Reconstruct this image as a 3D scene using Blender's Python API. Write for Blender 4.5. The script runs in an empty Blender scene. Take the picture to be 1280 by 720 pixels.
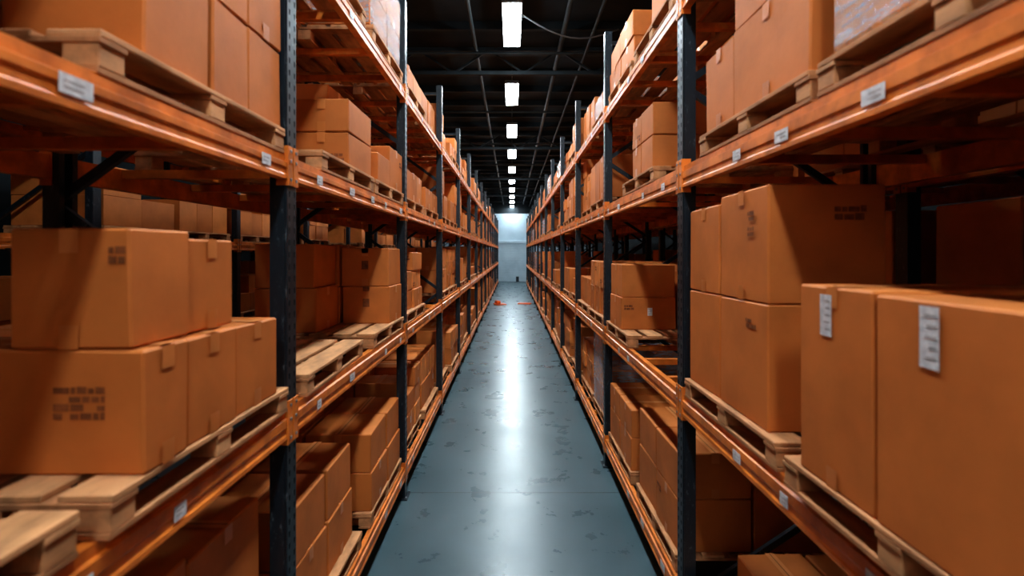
import bpy, math, random
from mathutils import Vector
R = random.Random(7)
scene = bpy.context.scene
scene.view_settings.view_transform = 'Standard'
try: scene.view_settings.look = 'Medium High Contrast'
except Exception: scene.view_settings.look = 'None'
scene.view_settings.exposure = 0.0

# ------------------------------------------------------------------ materials
def newmat(name):
    m = bpy.data.materials.new(name); m.use_nodes = True
    nt = m.node_tree; b = nt.nodes['Principled BSDF']
    return m, nt, b
def N(nt, t, **kw):
    n = nt.nodes.new(t)
    for k, v in kw.items(): setattr(n, k, v)
    return n
def noise(nt, scale, detail=4, vec=None, rough=.55):
    n = N(nt, 'ShaderNodeTexNoise'); n.inputs['Scale'].default_value = scale
    n.inputs['Detail'].default_value = detail; n.inputs['Roughness'].default_value = rough
    if vec is not None: nt.links.new(vec, n.inputs['Vector'])
    return n
def ramp(nt, fac, stops):
    r = N(nt, 'ShaderNodeValToRGB'); nt.links.new(fac, r.inputs['Fac'])
    e = r.color_ramp.elements
    while len(e) < len(stops): e.new(.5)
    for i, (p, c) in enumerate(stops):
        e[i].position = p; e[i].color = (c[0], c[1], c[2], 1)
    return r
def mixc(nt, mode, fac, a, b):
    m = N(nt, 'ShaderNodeMix', data_type='RGBA', blend_type=mode)
    for sock, v in ((0, fac), (6, a), (7, b)):
        if isinstance(v, (int, float)): m.inputs[sock].default_value = v
        elif isinstance(v, tuple): m.inputs[sock].default_value = (*v, 1)
        else: nt.links.new(v, m.inputs[sock])
    return m.outputs[2]
def bump(nt, b, h, s=.2, d=.01):
    n = N(nt, 'ShaderNodeBump'); n.inputs['Strength'].default_value = s; n.inputs['Distance'].default_value = d
    nt.links.new(h, n.inputs['Height']); nt.links.new(n.outputs[0], b.inputs['Normal'])
def objco(nt, sc=(1, 1, 1)):
    t = N(nt, 'ShaderNodeTexCoord'); mp = N(nt, 'ShaderNodeMapping'); mp.inputs['Scale'].default_value = sc
    nt.links.new(t.outputs['Object'], mp.inputs['Vector']); return mp.outputs[0]

def mat_varied(name, c1, c2, rough=.7, nscale=6, island=True, dirt=.25, bumps=.1, stretch=(1, 1, 1), spec=.3, metal=0):
    m, nt, b = newmat(name)
    co = objco(nt, stretch)
    n = noise(nt, nscale, 5, co)
    if island:
        g = N(nt, 'ShaderNodeNewGeometry')
        base = ramp(nt, g.outputs['Random Per Island'], [(0, c1), (1, c2)]).outputs[0]
    else:
        base = ramp(nt, n.outputs[0], [(.35, c1), (.65, c2)]).outputs[0]
    dr = ramp(nt, n.outputs[0], [(.3, (1 - dirt,) * 3), (.6, (1, 1, 1))]).outputs[0]
    col = mixc(nt, 'MULTIPLY', 1.0, base, dr)
    nt.links.new(col, b.inputs['Base Color'])
    b.inputs['Roughness'].default_value = rough; b.inputs['Specular IOR Level'].default_value = spec
    b.inputs['Metallic'].default_value = metal
    n2 = noise(nt, nscale * 8, 3, co)
    bump(nt, b, n2.outputs[0], bumps, .004)
    return m
M = {}
M['card'] = mat_varied('cardboard', (.50, .145, .030), (.80, .275, .068), .62, 3, True, .24, .2)
M['tape'] = mat_varied('packing_tape', (.50, .155, .035), (.74, .28, .09), .3, 9, True, .1, .1, spec=.5)
M['seam'] = mat_varied('flap_gap', (.10, .03, .008), (.14, .045, .012), .9)
M['print'] = mat_varied('ink_print', (.20, .06, .018), (.28, .085, .026), .7, 30, False, .3)
M['labelink'] = mat_varied('label_ink', (.40, .38, .38), (.5, .47, .47), .7, 30, False, .3)
M['label'] = mat_varied('paper_label', (.60, .60, .62), (.74, .73, .74), .5, 40, False, .15)
M['wood'] = mat_varied('pallet_wood', (.46, .20, .085), (.72, .37, .17), .75, 5, True, .45, .3, (3, 1, 3))
M['orange'] = mat_varied('orange_beam_paint', (.66, .175, .024), (.80, .235, .036), .42, 7, False, .35, .08, spec=.4)
# upright: dark navy paint with scratches
m, nt, b = newmat('dark_upright_paint'); co = objco(nt, (3, 3, 1))
n = noise(nt, 14, 8, co, .75)
c = ramp(nt, n.outputs[0], [(.0, (.004, .008, .012)), (.58, (.009, .016, .023)), (.68, (.12, .14, .155))])
nt.links.new(c.outputs[0], b.inputs['Base Color']); b.inputs['Roughness'].default_value = .38
M['dark'] = m
M['hole'] = mat_varied('slot_hole', (.002, .003, .004), (.004, .005, .006), .9)
M['steel'] = mat_varied('galvanised_steel', (.25, .27, .29), (.4, .42, .45), .4, 12, False, .2, .1, metal=.8)
M['ceil'] = mat_varied('dark_ceiling_deck', (.006, .011, .014), (.010, .016, .020), .85, 1.5, False, .3, .1)
M['ceilbeam'] = mat_varied('dark_ceiling_steel', (.008, .014, .018), (.014, .022, .027), .7, 2, False, .3, .1)
M['duct'] = mat_varied('duct_metal', (.014, .024, .029), (.024, .036, .042), .55, 2, False, .2, .1)
M['wallw'] = mat_varied('white_wall_paint', (.44, .57, .66), (.52, .64, .72), .7, .8, False, .06, .05)
M['walld'] = mat_varied('dark_wall_paint', (.010, .014, .017), (.015, .020, .023), .85, .8, False, .2, .05)
M['doorw'] = mat_varied('door_paint', (.46, .58, .66), (.54, .65, .72), .5, 1, False, .06, .05)
M['housing'] = mat_varied('lamp_housing', (.12, .13, .14), (.16, .17, .18), .5, 4, False, .1, .05)
M['red'] = mat_varied('orange_plastic', (.72, .10, .015), (.8, .14, .02), .4, 4, False, .1, .05)
def emat(name, col, st):
    m, nt, b = newmat(name); b.inputs['Base Color'].default_value = (.9, .95, 1, 1)
    b.inputs['Emission Color'].default_value = (*col, 1); b.inputs['Emission Strength'].default_value = st; return m
M['emit'] = emat('lamp_diffuser', (.82, .94, 1), 100)
M['emit2'] = emat('lamp_diffuser_dim', (.85, .94, 1), 22)
M['fillglow'] = emat('fill_panel_glow', (1, .95, .90), 3.0)  # emission of the added fill panel, not real daylight
# stretch wrap
m, nt, b = newmat('stretch_wrap')
b.inputs['Base Color'].default_value = (.50, .60, .68, 1); b.inputs['Roughness'].default_value = .18
n = noise(nt, 5, 6, objco(nt, (1, 1, 5)), .7)
a = ramp(nt, n.outputs[0], [(.35, (.15,) * 3), (.7, (.65,) * 3)])
nt.links.new(a.outputs[0], b.inputs['Alpha']); bump(nt, b, n.outputs[0], .8, .03)
M['wrap'] = m
# floor
m, nt, b = newmat('polished_concrete'); co = objco(nt)
n1 = noise(nt, .8, 5, co, .5); n2 = noise(nt, 2.2, 8, co, .6)
c1 = ramp(nt, n1.outputs[0], [(.3, (.056, .096, .112)), (.7, (.096, .146, .164))]).outputs[0]
c2 = ramp(nt, n2.outputs[0], [(.3, (.78,) * 3), (.7, (1, 1, 1))]).outputs[0]
nt.links.new(mixc(nt, 'MULTIPLY', 1.0, c1, c2), b.inputs['Base Color'])
rr = ramp(nt, n2.outputs[0], [(.3, (.25,) * 3), (.7, (.34,) * 3)])
nt.links.new(rr.outputs[0], b.inputs['Roughness']); bump(nt, b, n2.outputs[0], .03, .01)
M['floor'] = m

# ------------------------------------------------------------------ mesh builder
class MB:
    def __init__(s): s.v = []; s.f = []; s.m = []
    def raw(s, vs, fs, mat):
        o = len(s.v); s.v += [tuple(v) for v in vs]
        for f in fs: s.f.append(tuple(o + i for i in f)); s.m.append(mat)
    def cub(s, x0, x1, y0, y1, z0, z1, mat, ang=0.0, ch=0.0, jit=0.0):
        x0, x1 = min(x0, x1), max(x0, x1)
        cx, cy, cz = (x0 + x1) / 2, (y0 + y1) / 2, (z0 + z1) / 2
        h = (abs(x1 - x0) / 2, abs(y1 - y0) / 2, abs(z1 - z0) / 2)
        ca, sa = math.cos(ang), math.sin(ang)
        T = lambda p: (cx + p[0] * ca - p[1] * sa, cy + p[0] * sa + p[1] * ca, cz + p[2])
        C = [(a, b_, c_) for a in (-1, 1) for b_ in (-1, 1) for c_ in (-1, 1)]
        if ch <= 0:
            vs = [T((c[0] * h[0], c[1] * h[1], c[2] * h[2])) for c in C]
            s.raw(vs, [(0, 1, 3, 2), (4, 6, 7, 5), (0, 4, 5, 1), (2, 3, 7, 6), (0, 2, 6, 4), (1, 5, 7, 3)], mat); return T
        loc = []; idx = {}
        for c in C:
            j = [R.uniform(-jit, jit) for _ in range(3)]
            if c[2] < 0: j[2] = 0
            for ax in range(3):
                p = [c[i] * (h[i] - (0 if i == ax else ch)) + j[i] for i in range(3)]
                idx[(c, ax)] = len(loc); loc.append(p)
        F = []
        for ax in range(3):
            o = [i for i in range(3) if i != ax]
            for sg in (-1, 1):
                q = []
                for (a, b_) in ((-1, -1), (1, -1), (1, 1), (-1, 1)):
                    c = [0, 0, 0]; c[ax] = sg; c[o[0]] = a; c[o[1]] = b_; q.append(idx[(tuple(c), ax)])
                F.append(q)
            for a in (-1, 1):
                for b_ in (-1, 1):
                    c1 = [0, 0, 0]; c1[ax] = -1; c1[o[0]] = a; c1[o[1]] = b_; c2 = list(c1); c2[ax] = 1
                    c1, c2 = tuple(c1), tuple(c2)
                    F.append([idx[(c1, o[0])], idx[(c2, o[0])], idx[(c2, o[1])], idx[(c1, o[1])]])
        for c in C: F.append([idx[(c, 0)], idx[(c, 1)], idx[(c, 2)]])
        G = []
        for f in F:
            P = [Vector(loc[i]) for i in f]
            n = (P[1] - P[0]).cross(P[2] - P[0]); ctr = sum(P, Vector()) / len(P)
            G.append(f if n.dot(ctr) > 0 else f[::-1])
        s.raw([T(p) for p in loc], G, mat); return T
    def extr_y(s, prof, y0, y1, mat):
        n = len(prof); vs = [(p[0], y0, p[1]) for p in prof] + [(p[0], y1, p[1]) for p in prof]
        fs = [(i, (i + 1) % n, n + (i + 1) % n, n + i) for i in range(n)] + [tuple(range(n))[::-1], tuple(range(n, 2 * n))]
        s.raw(vs, fs, mat)
    def bar(s, p, q, w, t, mat):
        p, q = Vector(p), Vector(q); d = (q - p).normalized()
        a = Vector((0, 1, 0)) if abs(d.y) < .9 else Vector((1, 0, 0))
        u = d.cross(a).normalized(); v = d.cross(u).normalized()
        vs = []
        for b_ in (p, q):
            for (i, j) in ((-1, -1), (1, -1), (1, 1), (-1, 1)): vs.append(b_ + u * i * w / 2 + v * j * t / 2)
        s.raw(vs, [(0, 1, 2, 3), (7, 6, 5, 4), (0, 4, 5, 1), (1, 5, 6, 2), (2, 6, 7, 3), (3, 7, 4, 0)], mat)
    def tube(s, pts, r, mat, n=8):
        for a, b_ in zip(pts[:-1], pts[1:]):
            p, q = Vector(a), Vector(b_); d = (q - p).normalized()
            w = Vector((0, 0, 1)) if abs(d.z) < .9 else Vector((1, 0, 0))
            u = d.cross(w).normalized(); v = d.cross(u)
            vs = [c + (u * math.cos(t) + v * math.sin(t)) * r for c in (p, q) for t in [2 * math.pi * k / n for k in range(n)]]
            s.raw(vs, [(i, (i + 1) % n, n + (i + 1) % n, n + i) for i in range(n)] + [tuple(range(n)), tuple(range(n, 2 * n))], mat)
    def obj(s, name, parent=None, loc=None):
        me = bpy.data.meshes.new(name); me.from_pydata(s.v, [], s.f)
        used = []
        for m_ in s.m:
            if m_ not in used: used.append(m_)
        for u in used: me.materials.append(M[u])
        d = {u: i for i, u in enumerate(used)}
        me.polygons.foreach_set('material_index', [d[m_] for m_ in s.m]); me.update()
        o = bpy.data.objects.new(name, me); scene.collection.objects.link(o)
        if parent: o.parent = parent
        if loc: o.location = loc
        return o
def empty(name, loc=(0, 0, 0)):
    o = bpy.data.objects.new(name, None); o.location = loc; o.empty_display_size = .2
    scene.collection.objects.link(o); return o

# ------------------------------------------------------------------ cardboard box
def cbox(mb, s, a0, a1, y0, y1, z0, z1, detail=2, ang=None, label=None, prt=None, seamtape=None, jit=.003):
    """s: rack side (-1 left, 1 right); a0..a1 distance from aisle centre (a0 = aisle face)"""
    if ang is None: ang = R.uniform(-.02, .02)
    T = mb.cub(s * a0, s * a1, y0, y1, z0, z1, 'card', ang, .007 if detail > 0 else .004, jit)
    hx, hy, hz = (a1 - a0) / 2, (y1 - y0) / 2, (z1 - z0) / 2
    e = .0045
    def q(face, u0, u1, v0, v1, mat, ex=0):
        k = e + ex
        if face == 'F': P = [(u0, -hy - k, v0), (u1, -hy - k, v0), (u1, -hy - k, v1), (u0, -hy - k, v1)]
        elif face == 'S':
            P = [(-s * (hx + k), u0, v0), (-s * (hx + k), u1, v0), (-s * (hx + k), u1, v1), (-s * (hx + k), u0, v1)]
            if s > 0: P = P[::-1]
        elif face == 'T': P = [(u0, v0, hz + k), (u1, v0, hz + k), (u1, v1, hz + k), (u0, v1, hz + k)]
        mb.raw([T(p) for p in P], [(0, 1, 2, 3)], mat)
    tw = .028
    along_y = R.random() < .5
    if detail >= 1:
        if along_y:
            q('T', -tw, tw, -hy, hy, 'tape'); q('F', -tw, tw, hz - .07, hz, 'tape'); q('F', -tw, tw, -hz, -hz + .07, 'tape')
        else:
            q('T', -hx, hx, -tw, tw, 'tape'); q('S', -tw, tw, hz - .07, hz, 'tape'); q('S', -tw, tw, -hz, -hz + .07, 'tape')
    if detail >= 2:
        if along_y: q('T', -.002, .002, -hy, hy, 'seam', .001)
        else: q('T', -hx, hx, -.002, .002, 'seam', .001)
    def printblock(face, u, v, w, h):
        # group of text lines and handling icons
        rows = max(2, int(h / .024)); rh = h / rows
        for r in range(rows):
            x = u - w / 2; vv = v + h / 2 - (r + 1) * rh
            while x < u + w / 2 - .01:
                l = min(R.uniform(.012, .05), u + w / 2 - x)
                if R.random() < .9: q(face, x, x + l, vv + rh * .1, vv + rh * R.uniform(.7, .95), 'print')
                x += l + .005
    def lab(face, u, v, w, h):
        q(face, u - w / 2, u + w / 2, v - h / 2, v + h / 2, 'label', .001)
        for i in range(5):
            vv = v + h / 2 - h * (.15 + .17 * i)
            q(face, u - w * .38, u + w * R.uniform(.0, .38), vv - h * .03, vv + h * .02, 'labelink', .002)
    if prt:
        for p in prt: printblock(*p)
    elif prt is None and detail >= 1:
        if R.random() < .3:
            f = R.choice('FS'); hh = hx if f == 'F' else hy
            w = min(.10, hh * .8); printblock(f, R.choice((-1, 1)) * (hh - w / 2 - .03), R.choice((-.5, .4)) * hz, w, min(.06, hz * .5))
    if label:
        for p in label: lab(*p)
    elif label is None and detail >= 1 and R.random() < .07:
        f = R.choice('FS'); hh = hx if f == 'F' else hy
        lab(f, R.uniform(-.4, .4) * hh, R.uniform(.0, .4) * hz, .05, .08)
    if seamtape:
        q(seamtape, -.03, .03, -hz * .1, hz * .35, 'print'); q(seamtape, -.03, .03, hz * .75, hz, 'print')

def wrap_shell(mb, s, a0, a1, y0, y1, z0, z1):
    mb.cub(s * (a0 - .012), s * (a1 + .012), y0 - .012, y1 + .012, z0 - .02, z1 + .012, 'wrap', 0, .03, .01)

# pallet mesh (shared) : origin bottom centre
PH = .12
def pallet_mesh(lx, ly, nm, seed):
    r = random.Random(seed); mb = MB()
    n = 6; bw = lx / (n * 1.28 - .28)
    for i in range(n):      # deck boards run along the aisle
        x = -lx / 2 + i * bw * 1.28
        mb.cub(x, x + bw, -ly / 2 + r.uniform(0, .008), ly / 2 - r.uniform(0, .008), PH - .02, PH, 'wood', 0, .003)
    for j in (-1, 0, 1):
        y = j * (ly / 2 - .05)
        mb.cub(-lx / 2, lx / 2, y - .05, y + .05, PH - .038, PH - .0205, 'wood', 0, .002)
        for k in (-1, 0, 1):
            x = k * (lx / 2 - .055)
            mb.cub(x - .05, x + .05, y - .046, y + .046, .0185, PH - .0385, 'wood', 0, .003)
    for k in (-1, 0, 1):
        x = k * (lx / 2 - .055)
        mb.cub(x - .05, x + .05, -ly / 2, ly / 2, 0, .018, 'wood', 0, .002)
    me_o = mb.obj(nm); me = me_o.data; bpy.data.objects.remove(me_o); return me
PM = {}
def pallet(s, a0, a1, y0, y1, z, ang=0):
    k = (round(a1 - a0, 2), round(y1 - y0, 2))
    if k not in PM: PM[k] = pallet_mesh(k[0], k[1], 'wooden_pallet', len(PM))
    o = bpy.data.objects.new('wooden_pallet', PM[k]); scene.collection.objects.link(o)
    o.location = (s * (a0 + a1) / 2, (y0 + y1) / 2, z); o.rotation_euler = (0, 0, ang)
    return o
def one(s, *a, name='cardboard_box', **k):
    mb = MB(); cbox(mb, s, *a, **k); return mb.obj(name)

# ------------------------------------------------------------------ racks
BAY = 2.7; X = 1.1
yL = [2.51 + BAY * k for k in range(-2, 15)]
yR = [3.29 + BAY * k for k in range(-2, 14)]
RZ = 1.62
LL = [(.33, .13), (1.76, .14), (3.01, .12), (4.22, .12)]
LR = [(.33, .13), (RZ, .14), (3.09, .14), (4.22, .12)]
LA = [(.30, .13), (1.45, .13), (2.70, .13), (3.95, .13)]
TOP = 5.15
def rack(s, a0, depth, ys, levels, near=True, face=1):
    """a0 distance of front plane from aisle centre"""
    e = empty('pallet_rack', (0, 0, 0)); a1 = a0 + depth
    U = MB(); B = MB(); L = MB(); D = MB()
    pw = .105
    for y in ys:
        for a in (a0, a1 - .09):
            # C-section column: web + two flanges + lips
            f0 = a if a == a0 else a + .09
            sg = 1 if a == a0 else -1
            U.cub(s * f0, s * (f0 + sg * .012), y - pw / 2, y + pw / 2, .01, TOP, 'dark', 0, .003)
            U.cub(s * (f0 + sg * .012), s * (f0 + sg * .085), y - pw / 2, y - pw / 2 + .01, .01, TOP, 'dark')
            U.cub(s * (f0 + sg * .012), s * (f0 + sg * .085), y + pw / 2 - .01, y + pw / 2, .01, TOP, 'dark')
            U.cub(s * (f0 + sg * .075), s * (f0 + sg * .085), y - pw / 2 + .01, y - pw / 2 + .03, .01, TOP, 'dark')
            U.cub(s * (f0 + sg * .075), s * (f0 + sg * .085), y + pw / 2 - .03, y + pw / 2 - .01, .01, TOP, 'dark')
            U.cub(s * (f0 - sg * .03), s * (f0 + sg * .13), y - .09, y + .09, 0, .01, 'dark')
            if a == a0 and near and y < 17:
                z = .12
                while z < TOP - .05:
                    for dy in (-.028, .028):
                        U.raw([(s * (f0 - .001), y + dy + p, z + q) for p, q in ((-.006, -.014), (.006, -.014), (.009, .014), (-.009, .014))], [(0, 1, 2, 3)], 'hole')
                    z += .06
            if a == a0 and near:
                for dy in (-.07, .07): U.cub(s * (f0 - .012), s * (f0 - .028), y + dy - .01, y + dy + .01, .01, .03, 'steel')
        z = .25; k = 0
        xa, xb = s * (a0 + .05), s * (a1 - .05)
        U.bar((xa, y, .18), (xb, y, .18), .04, .03, 'dark')
        while z + .85 < TOP:
            p, q = ((xa, y, z), (xb, y, z + .8)) if k % 2 == 0 else ((xb, y, z), (xa, y, z + .8))
            U.bar(p, q, .042, .03, 'dark'); z += .85; k += 1
        U.bar((xa, y, TOP - .12), (xb, y, TOP - .12), .04, .03, 'dark')
    for i in range(len(ys) - 1):
        ya, yb = ys[i] + pw / 2, ys[i + 1] - pw / 2
        for (zt, h) in levels:
            for fr in (0, 1):
                f0 = a0 - .004 if fr == 0 else a1 + .004; sg = 1 if fr == 0 else -1
                g = .005
                pr = [(0, zt - h), (0, zt - h + .018), (g, zt - h + .026), (g, zt - h + .05), (0, zt - h + .058), (0, zt - .04), (.012, zt - .034), (.012, zt), (.05, zt), (.05, zt - h)]
                B.extr_y([(s * (f0 + sg * t), z) for t, z in pr], ya, yb, 'orange')
                for (yy, d) in ((ya, -1), (yb, 1)):
                    B.cub(s * (f0 - sg * .004), s * (f0 + sg * .003), yy, yy + d * .047, zt - h - .03, zt + .045, 'orange', 0, .002)
                    B.cub(s * (f0 - sg * .004), s * (f0 + sg * .055), yy, yy - d * .006, zt - h - .03, zt + .045, 'orange')
                    for zz in (zt - h, zt - h + .09, zt + .02):
                        B.cub(s * (f0 - sg * .004), s * (f0 - sg * .009), yy + d * .022 - .008, yy + d * .022 + .008, zz - .008, zz + .008, 'steel', 0, .002)
            # pallet support bars
            for t in (.14, .38, .62, .86):
                yy = ya + (yb - ya) * t
                D.cub(s * (a0 + .05), s * (a1 - .05), yy - .025, yy + .025, zt - .05, zt - .002, 'orange')
            if near and ya < 20:
                for t in (.1, .32, .52, .68, .9):
                    if R.random() < .75:
                        yy = ya + (yb - ya) * t; w = R.choice((.06, .08, .1)); f0 = a0 - .006
                        z0_ = zt - h + .03 + R.uniform(-.004, .006)
                        L.cub(s * f0, s * (f0 - .0015), yy, yy + w, z0_, z0_ + .05, 'label')
                        for j in range(2):
                            L.cub(s * (f0 - .0016), s * (f0 - .0022), yy + w * .15, yy + w * R.uniform(.5, .85), z0_ + .014 + j * .016, z0_ + .019 + j * .016, 'labelink')
    U.obj('upright_frames', e); B.obj('load_beams', e); D.obj('support_bars', e)
    if L.v: L.obj('beam_labels', e)
    return e
rack(-1, X, 1.2, yL, LL); rack(1, X, 1.3, yR, LR)
rack(-1, 4.3, 1.2, yL, LA, False); rack(1, 2.55, 1.2, yR, LR, False)

# ------------------------------------------------------------------ generic loads
def load(s, a0, depth, y0, y1, zt, hmax, detail, hmin=.4, wrapp=.07, nm='cardboard_box_stack'):
    w = y1 - y0
    pallet(s, a0 + .0, a0 + depth, y0, y1, zt + .001, 0)
    zb = zt + PH + .003; mb = MB()
    H = R.uniform(hmin, hmax)
    ny = R.choice((2, 2, 3)); nx = R.choice((2, 3)) if detail else 2
    nz = max(1, min(4, round(H / R.choice((.24, .3, .38)))))
    bh = H / nz; by = (w - .04) / ny; bx = (depth - .06) / nx; oa = a0 + R.uniform(.0, .05)
    for k in range(nz):
        for j in range(ny):
            for i in range(nx):
                if k == nz - 1 and nz > 1 and R.random() < .3: continue
                if i > 0 and k < nz - 1 and i < nx - 1: continue
                g = R.uniform(0, .025)
                cbox(mb, s, oa + i * bx + g, oa + (i + 1) * bx - .006, y0 + .02 + j * by + .004, y0 + .02 + (j + 1) * by - .004, zb + k * bh + .001, zb + (k + 1) * bh, detail)
    if R.random() < wrapp: wrap_shell(mb, s, oa, oa + nx * bx, y0 + .02, y0 + .02 + ny * by, zb, zb + nz * bh)
    return mb.obj(nm)
def fill_row(s, a0, depth, ys, levels, skip, det):
    for i in range(len(ys) - 1):
        for li, (zt, h) in enumerate(levels):
            hm = [.98, .86, .84, .62][li]; hn = [.5, .28, .28, .25][li]
            if levels is LA: hm = min(hm, .86)
            y0 = ys[i] + .09
            if (i, li) in skip: continue
            for j in range(2):
                if R.random() < .09: continue
                ya = y0 + j * 1.28 + R.uniform(0, .06)
                d = (1 if ys[i] < 16 else 0) if det else 0
                load(s, a0 + R.uniform(-.02, .06), depth - .13, ya, ya + 1.16, zt, hm, d, hn)
skipL = {(1, l) for l in range(4)} | {(2, l) for l in range(4)}
skipR = {(1, l) for l in range(4)} | {(2, l) for l in range(4)}
fill_row(-1, X + .02, 1.2, yL, LL, skipL, True)
fill_row(1, X + .02, 1.3, yR, LR, skipR, True)
fill_row(-1, 4.32, 1.2, yL[1:13], LA, set(), False)
fill_row(1, 2.57, 1.2, yR[1:13], LR, {(0, 1), (1, 1)}, False)
for y0 in (.75, 2.02, 3.45, 4.72):
    pallet(1, 2.6, 3.7, y0, y0 + 1.1, RZ + .001)
    mb = MB()
    for j in range(2):
        for k in range(2):
            for i in range(2):
                cbox(mb, 1, 2.62 + .54 * i, 3.15 + .54 * i, y0 + .02 + .54 * j, y0 + .55 + .54 * j, RZ + PH + .003 + .54 * k, RZ + PH + .54 + .54 * k, 2, prt=False, label=False)
    mb.obj('cardboard_box_stack')

# ------------------------------------------------------------------ LEFT near bay (y -0.19 .. 2.51)
s = -1; zt = 1.76; zb = zt + PH + .002
pallet(s, 1.075, 2.175, 1.33, 2.43, zt + .001, .015); pallet(s, 1.08, 2.18, .16, 1.26, zt + .001, .02)
one(s, 1.07, 1.56, 1.46, 1.66, zb, 2.245, prt=[('F', .06, .03, .15, .10)], ang=0, label=False)
one(s, 1.08, 1.50, 1.67, 1.97, zb, 2.24, prt=False, label=False, ang=0)
one(s, 1.09, 1.52, 1.98, 2.32, zb, 2.235, prt=False, label=False)
one(s, 1.58, 2.08, 1.46, 1.90, zb, 2.24, prt=False, label=False); one(s, 1.58, 2.05, 1.92, 2.38, zb, 2.24)
one(s, 1.11, 1.46, 1.46, 1.725, 2.25, 2.60, ang=.0, prt=[('F', .14, .1, .05, .06)], label=False)
one(s, 1.12, 1.50, 1.735, 2.01, 2.25, 2.58, prt=False, label=False)
# bottom level
zt = .33; zb = zt + PH + .002
pallet(s, 1.12, 2.22, 1.32, 2.42, zt + .001); pallet(s, 1.12, 2.22, .0, 1.1, zt + .001)
for (a, b_, c, d, z1) in ((1.18, 1.68, 1.36, 1.86, .95), (1.18, 1.68, 1.87, 2.38, .93), (1.70, 2.18, 1.36, 1.86, .95), (1.70, 2.18, 1.87, 2.38, .93)):
    one(s, a, b_, c, d, zb, z1); one(s, a + .02, b_, c, d, z1 + .003, z1 + .45)
for (a, b_) in ((1.15, 1.68), (1.70, 2.2)):
    one(s, a, b_, .05, .55, zb, .98); one(s, a, b_, .57, 1.07, zb, .98)
# mid level
zt = 3.01; zb = zt + PH + .002
pallet(s, 1.10, 2.2, 1.34, 2.44, zt + .001)
for (c, d) in ((1.53, 1.86), (1.875, 2.13), (2.14, 2.43)):
    one(s, 1.12, 1.56, c, d, zb, zb + .36, label=False, prt=False); one(s, 1.12, 1.57, c, d, zb + .363, zb + .73)
    one(s, 1.60, 2.1, c, d, zb, zb + .5)
for k in range(3): pallet(s, 1.14 + .03 * k, 2.24 + .03 * k, .02, 1.12, zt + .001 + k * (PH + .002), R.uniform(-.02, .02))
load(s, 1.14, 1.08, 1.3, 2.43, 4.22, .6, 1)
load(s, 1.14, 1.08, -.05, 1.11, 4.22, .6, 1)

# ------------------------------------------------------------------ LEFT second bay (2.51 .. 5.21)
zt = 1.76; zb = zt + PH + .002
pallet(s, 1.10, 2.2, 2.66, 3.76, zt + .001, .03); pallet(s, 1.10, 2.2, 4.02, 5.12, zt + .001)
for (c, d) in ((4.06, 4.56),):
    one(s, 1.58, 2.08, c, d, zb, 2.24); one(s, 1.60, 2.08, c, d, 2.243, 2.60)
one(s, 1.12, 1.55, 4.60, 5.08, zb, 2.22, seamtape='F', ang=0, prt=False); one(s, 1.13, 1.56, 4.60, 5.08, 2.223, 2.57, seamtape='F', ang=0, prt=False)
one(s, 1.58, 2.08, 4.60, 5.08, zb, 2.22); one(s, 1.58, 2.08, 4.60, 5.08, 2.223, 2.6)
zt = .33; zb = zt + PH + .002
pallet(s, 1.12, 2.22, 2.66, 3.76, zt + .001); pallet(s, 1.12, 2.22, 4.0, 5.1, zt + .001)
for (c, d) in ((2.70, 3.2), (3.22, 3.72)):
    for (a, b_) in ((1.18, 1.66), (1.68, 2.15)):
        one(s, a, b_, c, d, zb, .80, prt=[('F', .1, .08, .07, .06)]); one(s, a + .01, b_ + .01, c + .01, d - .01, .803, 1.13)
for (c, d) in ((4.03, 4.55), (4.57, 5.08)):
    for (a, b_) in ((1.13, 1.66), (1.68, 2.15)):
        one(s, a, b_, c, d, zb, .76); one(s, a + .01, b_, c, d, .763, 1.07)
one(s, 1.7, 2.15, 4.05, 4.55, 1.073, 1.35)
zt = 3.01; zb = zt + PH + .002
pallet(s, 1.10, 2.2, 2.92, 4.02, zt + .001); pallet(s, 1.10, 2.2, 4.06, 5.12, zt + .001)
for (a, b_) in ((1.12, 1.50), (1.52, 1.90)):
    one(s, a, b_, 3.46, 3.98, zb, zb + .23); one(s, a, b_, 3.46, 3.98, zb + .233, zb + .46)
one(s, 1.5, 2.1, 4.1, 4.6, zb, zb + .5); one(s, 1.12, 1.6, 4.62, 5.1, zb, zb + .38); one(s, 1.12, 1.48, 4.2, 4.6, zb, zb + .24)
one(s, 1.5, 2.1, 4.1, 4.6, zb + .503, zb + .78); one(s, 1.65, 2.1, 4.62, 5.1, zb, zb + .6)
zt = 4.22; zb = zt + PH + .002
pallet(s, 1.10, 2.2, 2.70, 3.8, zt + .001); pallet(s, 1.10, 2.2, 3.98, 5.08, zt + .001)
one(s, 1.3, 1.9, 2.8, 3.5, zb, zb + .5)
mb = MB()
for (a, b_) in ((1.13, 1.63), (1.65, 2.15)):
    for (c, d) in ((4.0, 4.52), (4.54, 5.05)): cbox(mb, s, a, b_, c, d, zb + .01, zb + .33, 2); cbox(mb, s, a, b_, c, d, zb + .333, zb + .68, 2)
wrap_shell(mb, s, 1.13, 2.15, 4.0, 5.05, zb + .02, zb + .69); mb.obj('stretch_wrapped_box_stack')

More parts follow.
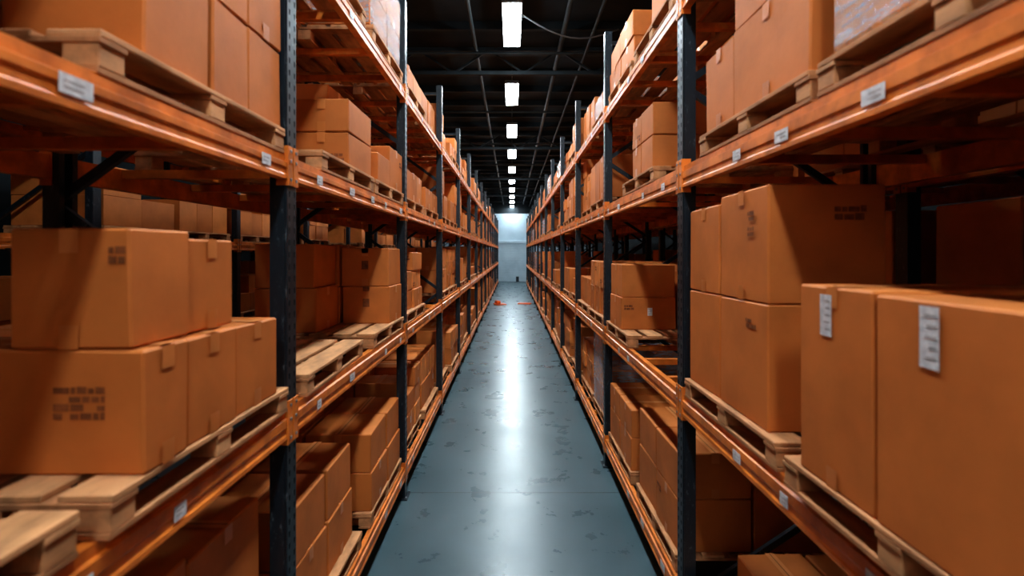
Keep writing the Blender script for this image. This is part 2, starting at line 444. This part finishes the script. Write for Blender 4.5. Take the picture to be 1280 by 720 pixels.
# ------------------------------------------------------------------ RIGHT near bay (0.59 .. 3.29)
s = 1; zt = RZ; zb = zt + PH + .002
pallet(s, 1.09, 2.19, 2.08, 3.18, zt + .001); pallet(s, 1.06, 2.16, .87, 1.97, zt + .001)
one(s, 1.07, 1.62, 1.485, 1.867, zb, 2.415, prt=False, label=[('S', .03, .24, .062, .14)], ang=0)
one(s, 1.07, 1.62, .95, 1.475, zb, 2.405, prt=False, label=[('S', .07, .24, .062, .16)], ang=0)
one(s, 1.64, 2.14, .95, 1.47, zb, 2.40, label=False); one(s, 1.64, 2.14, 1.485, 1.92, zb, 2.41, label=False)
one(s, 1.12, 1.60, 2.20, 2.70, zb, 2.30, label=False, prt=[('F', .1, .16, .12, .08), ('S', -.1, .18, .1, .05)], ang=0)
one(s, 1.12, 1.60, 2.715, 3.15, zb, 2.30, label=False, prt=False)
one(s, 1.12, 1.64, 2.20, 2.70, 2.303, 2.83, label=False, prt=[('F', .1, .14, .14, .07), ('S', -.1, .1, .06, .12)], ang=0)
one(s, 1.12, 1.62, 2.715, 3.15, 2.303, 2.79, label=False, prt=False)
one(s, 1.66, 2.15, 2.6, 3.15, zb, 2.3)
zt = .33; zb = zt + PH + .002
pallet(s, 1.12, 2.22, 2.05, 3.15, zt + .001); pallet(s, 1.12, 2.22, .8, 1.9, zt + .001)
for (c, d) in ((2.1, 2.6), (2.62, 3.12)):
    for (a, b_) in ((1.4, 1.8), (1.82, 2.2)):
        one(s, a, b_, c, d, zb, .66)
for (c, d) in ((.85, 1.35), (1.37, 1.87)): one(s, 1.3, 1.75, c, d, zb, .7); one(s, 1.77, 2.2, c, d, zb, .7)
zt = 3.09; zb = zt + PH + .002
pallet(s, 1.10, 2.2, 1.86, 2.96, zt + .001); pallet(s, 1.10, 2.2, .72, 1.82, zt + .001)
one(s, 1.12, 1.62, 2.54, 2.90, zb, zb + .42, label=False)
one(s, 1.12, 1.64, 1.90, 2.53, zb, zb + .42, label=False, prt=False); one(s, 1.12, 1.64, 1.90, 2.53, zb + .423, zb + .85)
one(s, 1.66, 2.16, 1.95, 2.5, zb, zb + .7); one(s, 1.66, 2.16, 2.52, 2.9, zb, zb + .5)
mb = MB()
for (c, d) in ((.76, 1.26), (1.28, 1.78)):
    for (a, b_) in ((1.14, 1.64), (1.66, 2.14)): cbox(mb, s, a, b_, c, d, zb + .01, zb + .45, 2)
wrap_shell(mb, s, 1.14, 2.14, .76, 1.78, zb + .02, zb + .46); mb.obj('stretch_wrapped_box_stack')
load(s, 1.14, 1.15, .75, 1.85, 4.22, .6, 1); load(s, 1.14, 1.15, 2.0, 3.12, 4.22, .6, 1)

# ------------------------------------------------------------------ RIGHT second bay (3.29 .. 5.99)
zt = RZ; zb = zt + PH + .002
pallet(s, 1.10, 2.2, 4.78, 5.88, zt + .001)
for (c, d) in ((5.15, 5.72),):
    one(s, 1.12, 1.68, c, d, zb, 2.07, ang=0); one(s, 1.13, 1.67, c, d, 2.073, 2.41, ang=0)
one(s, 1.75, 2.2, 4.9, 5.8, zb, 2.4)
zt = .33; zb = zt + PH + .002
pallet(s, 1.12, 2.22, 3.45, 4.55, zt + .001); pallet(s, 1.12, 2.22, 4.75, 5.85, zt + .001)
for (c, d) in ((3.48, 4.0), (4.02, 4.52)):
    one(s, 1.15, 1.66, c, d, zb, .82); one(s, 1.15, 1.66, c, d, .823, 1.14); one(s, 1.68, 2.2, c, d, zb, .9)
for (c, d) in ((4.78, 5.3), (5.32, 5.82)):
    one(s, 1.14, 1.66, c, d, zb, .76); one(s, 1.14, 1.66, c, d, .763, 1.03); one(s, 1.68, 2.2, c, d, zb, 1.1)
zt = 3.09; zb = zt + PH + .002
pallet(s, 1.10, 2.2, 3.92, 5.02, zt + .001)
for (c, d) in ((4.0, 4.35), (4.36, 4.66)):
    one(s, 1.12, 1.6, c, d, zb, zb + .26); one(s, 1.12, 1.6, c, d, zb + .263, zb + .52)
one(s, 1.62, 2.1, 4.0, 4.66, zb, zb + .5)
zt = 4.22; zb = zt + PH + .002
pallet(s, 1.10, 2.2, 3.45, 4.55, zt + .001); load(s, 1.12, 1.15, 4.72, 5.85, 4.22, .6, 1)
one(s, 1.2, 1.8, 3.6, 4.3, zb, zb + .45)

# ------------------------------------------------------------------ room shell
XW0, XW1, Y0, Y1, ZC = -8.0, 7.0, -6.0, 44.0, 7.1
mb = MB(); mb.cub(XW0, XW1, Y0, Y1, -.2, 0, 'floor'); mb.obj('floor')
mb = MB()
for k in range(-2, 9): mb.cub(XW0 + .01, XW1 - .01, 5.3 + k * 4.8 - .005, 5.3 + k * 4.8 + .005, .0003, .001, 'dark')
mb.obj('trim_1')
mb = MB(); mb.cub(XW0, XW1, Y0, Y1, ZC, ZC + .2, 'ceil'); mb.obj('ceiling')
mb = MB(); mb.cub(XW0, XW1, Y1, Y1 + .2, 0, 5.95, 'wallw'); mb.cub(XW0, XW1, Y1, Y1 + .2, 5.95, ZC, 'walld'); mb.obj('wall_back')
mb = MB(); mb.cub(XW0, XW1, Y0 - .2, Y0, 0, ZC, 'walld'); mb.obj('wall_front')
mb = MB(); mb.cub(XW0 - .2, XW0, Y0, Y1, 0, ZC, 'walld'); mb.obj('wall_left')
mb = MB(); mb.cub(XW1, XW1 + .2, Y0, Y1, 0, ZC, 'walld'); mb.obj('wall_right')
# unseen fill panel added behind the photographer to brighten camera-facing fronts and beams
e = empty('fill_panel_1', (0, Y0, 4.2))
mb = MB(); mb.cub(-1.6, 1.6, .01, .03, -1.2, 1.2, 'fillglow'); mb.obj('fill_emitter', e)
mb = MB()
for x in (-1.65, -.55, .5, 1.6): mb.cub(x, x + .05, .002, .07, -1.25, 1.25, 'housing')
for z in (-1.25, -.02, 1.2): mb.cub(-1.65, 1.65, .002, .071, z, z + .05, 'housing')
mb.obj('frame', e)
# roller door on the end wall
mb = MB()
for i in range(22): mb.cub(-1.6, 1.6, Y1 - .045, Y1 - .002, .02 + i * .15, .02 + i * .15 + .142, 'doorw', 0, .012)
for x in (-1.7, 1.6): mb.cub(x, x + .1, Y1 - .08, Y1 - .002, 0, 3.45, 'doorw')
mb.cub(-1.7, 1.7, Y1 - .12, Y1 - .002, 3.35, 3.6, 'doorw', 0, .02); mb.cub(.35, .6, Y1 - .09, Y1 - .05, .0, .45, 'dark')
mb.obj('door_1')
# ceiling structure
mb = MB()
y = Y0 + .6
while y < Y1:
    mb.cub(XW0, XW1, y - .05, y + .05, ZC - .16, ZC - .001, 'ceilbeam'); y += 1.28
mb.obj('ceiling_purlins')
mb = MB()
y = 3.0
while y < Y1 - 4:
    for zz in (6.35, ZC - .25): mb.cub(XW0, XW1, y - .05, y + .05, zz - .04, zz + .04, 'ceilbeam')
    x = XW0; k = 0
    while x < XW1 - .5:
        mb.bar((x, y, 6.35 if k % 2 else ZC - .25), (x + .75, y, ZC - .25 if k % 2 else 6.35), .04, .04, 'ceilbeam'); x += .75; k += 1
    y += 7.7
mb.obj('ceiling_truss')
mb = MB()
for x, r, z in ((-2.6, .22, 6.35), (2.9, .28, 6.4), (-.75, .04, 6.75), (1.0, .05, 6.8), (1.5, .03, 6.6)):
    mb.tube([(x, Y0 + .1, z), (x, Y1 - .1, z)], r, 'duct', 14)
for k in range(9):
    mb.tube([(-3.2, 6 + k * 4.3, 6.62), (3.2, 6 + k * 4.3, 6.62)], .03, 'duct')
mb.obj('ceiling_pipes')
mb = MB()
mb.tube([(.15 + .15 * i, 8.6 + .05 * i, 6.62 - .28 * math.sin(math.pi * i / 12)) for i in range(13)], .014, 'housing', 6)
mb.obj('hanging_cable')

# ------------------------------------------------------------------ lamps
def lamp(x, y, z, em, L=1.65, W=.30):
    e = empty('ceiling_lamp', (x, y, z))
    h = MB(); h.cub(-W / 2 - .02, W / 2 + .02, -L / 2 - .03, L / 2 + .03, .012, .09, 'housing', 0, .01)
    for yy in (-.6, .6): h.tube([(0, yy, .09), (0, yy, ZC - z)], .008, 'steel', 6)
    h.obj('housing', e)
    d = MB(); d.cub(-W / 2, W / 2, -L / 2, L / 2, -.008, .0115, em); d.obj('diffuser', e)
for k in range(-3, 10): lamp(0, 8.9 + 3.85 * k, 6.53, 'emit')
for k in range(-1, 9, 2):
    lamp(-3.3, 6 + 3.85 * k, 6.53, 'emit2')
for k in range(0, 9, 3): lamp(5.0, 6 + 3.85 * k, 6.53, 'emit2')

# far-end odds and ends on the floor
mb = MB(); mb.cub(-.85, -.35, 24.2, 24.9, .002, .05, 'red', .3, .01); mb.cub(-.8, -.6, 24.3, 24.7, .052, .2, 'red', .3, .02); mb.obj('orange_floor_crate')
mb = MB(); mb.cub(.3, .95, 24.6, 24.95, .002, .06, 'red', -.2, .01); mb.obj('orange_plastic_board')

w = bpy.data.worlds.new('World'); scene.world = w; w.use_nodes = True
w.node_tree.nodes['Background'].inputs[0].default_value = (.02, .025, .03, 1)
# ------------------------------------------------------------------ camera
cam = bpy.data.cameras.new('camera'); co_ = bpy.data.objects.new('camera', cam); scene.collection.objects.link(co_)
co_.location = (0, 0, 2.53); co_.rotation_euler = (math.pi / 2, 0, 0)
cam.sensor_width = 36; cam.lens = 628 / 1280 * 36; cam.shift_y = -44 / 1280
cam.clip_start = .05; cam.clip_end = 200
cam.dof.use_dof = True; cam.dof.focus_distance = 7.0; cam.dof.aperture_fstop = 1.5
scene.camera = co_
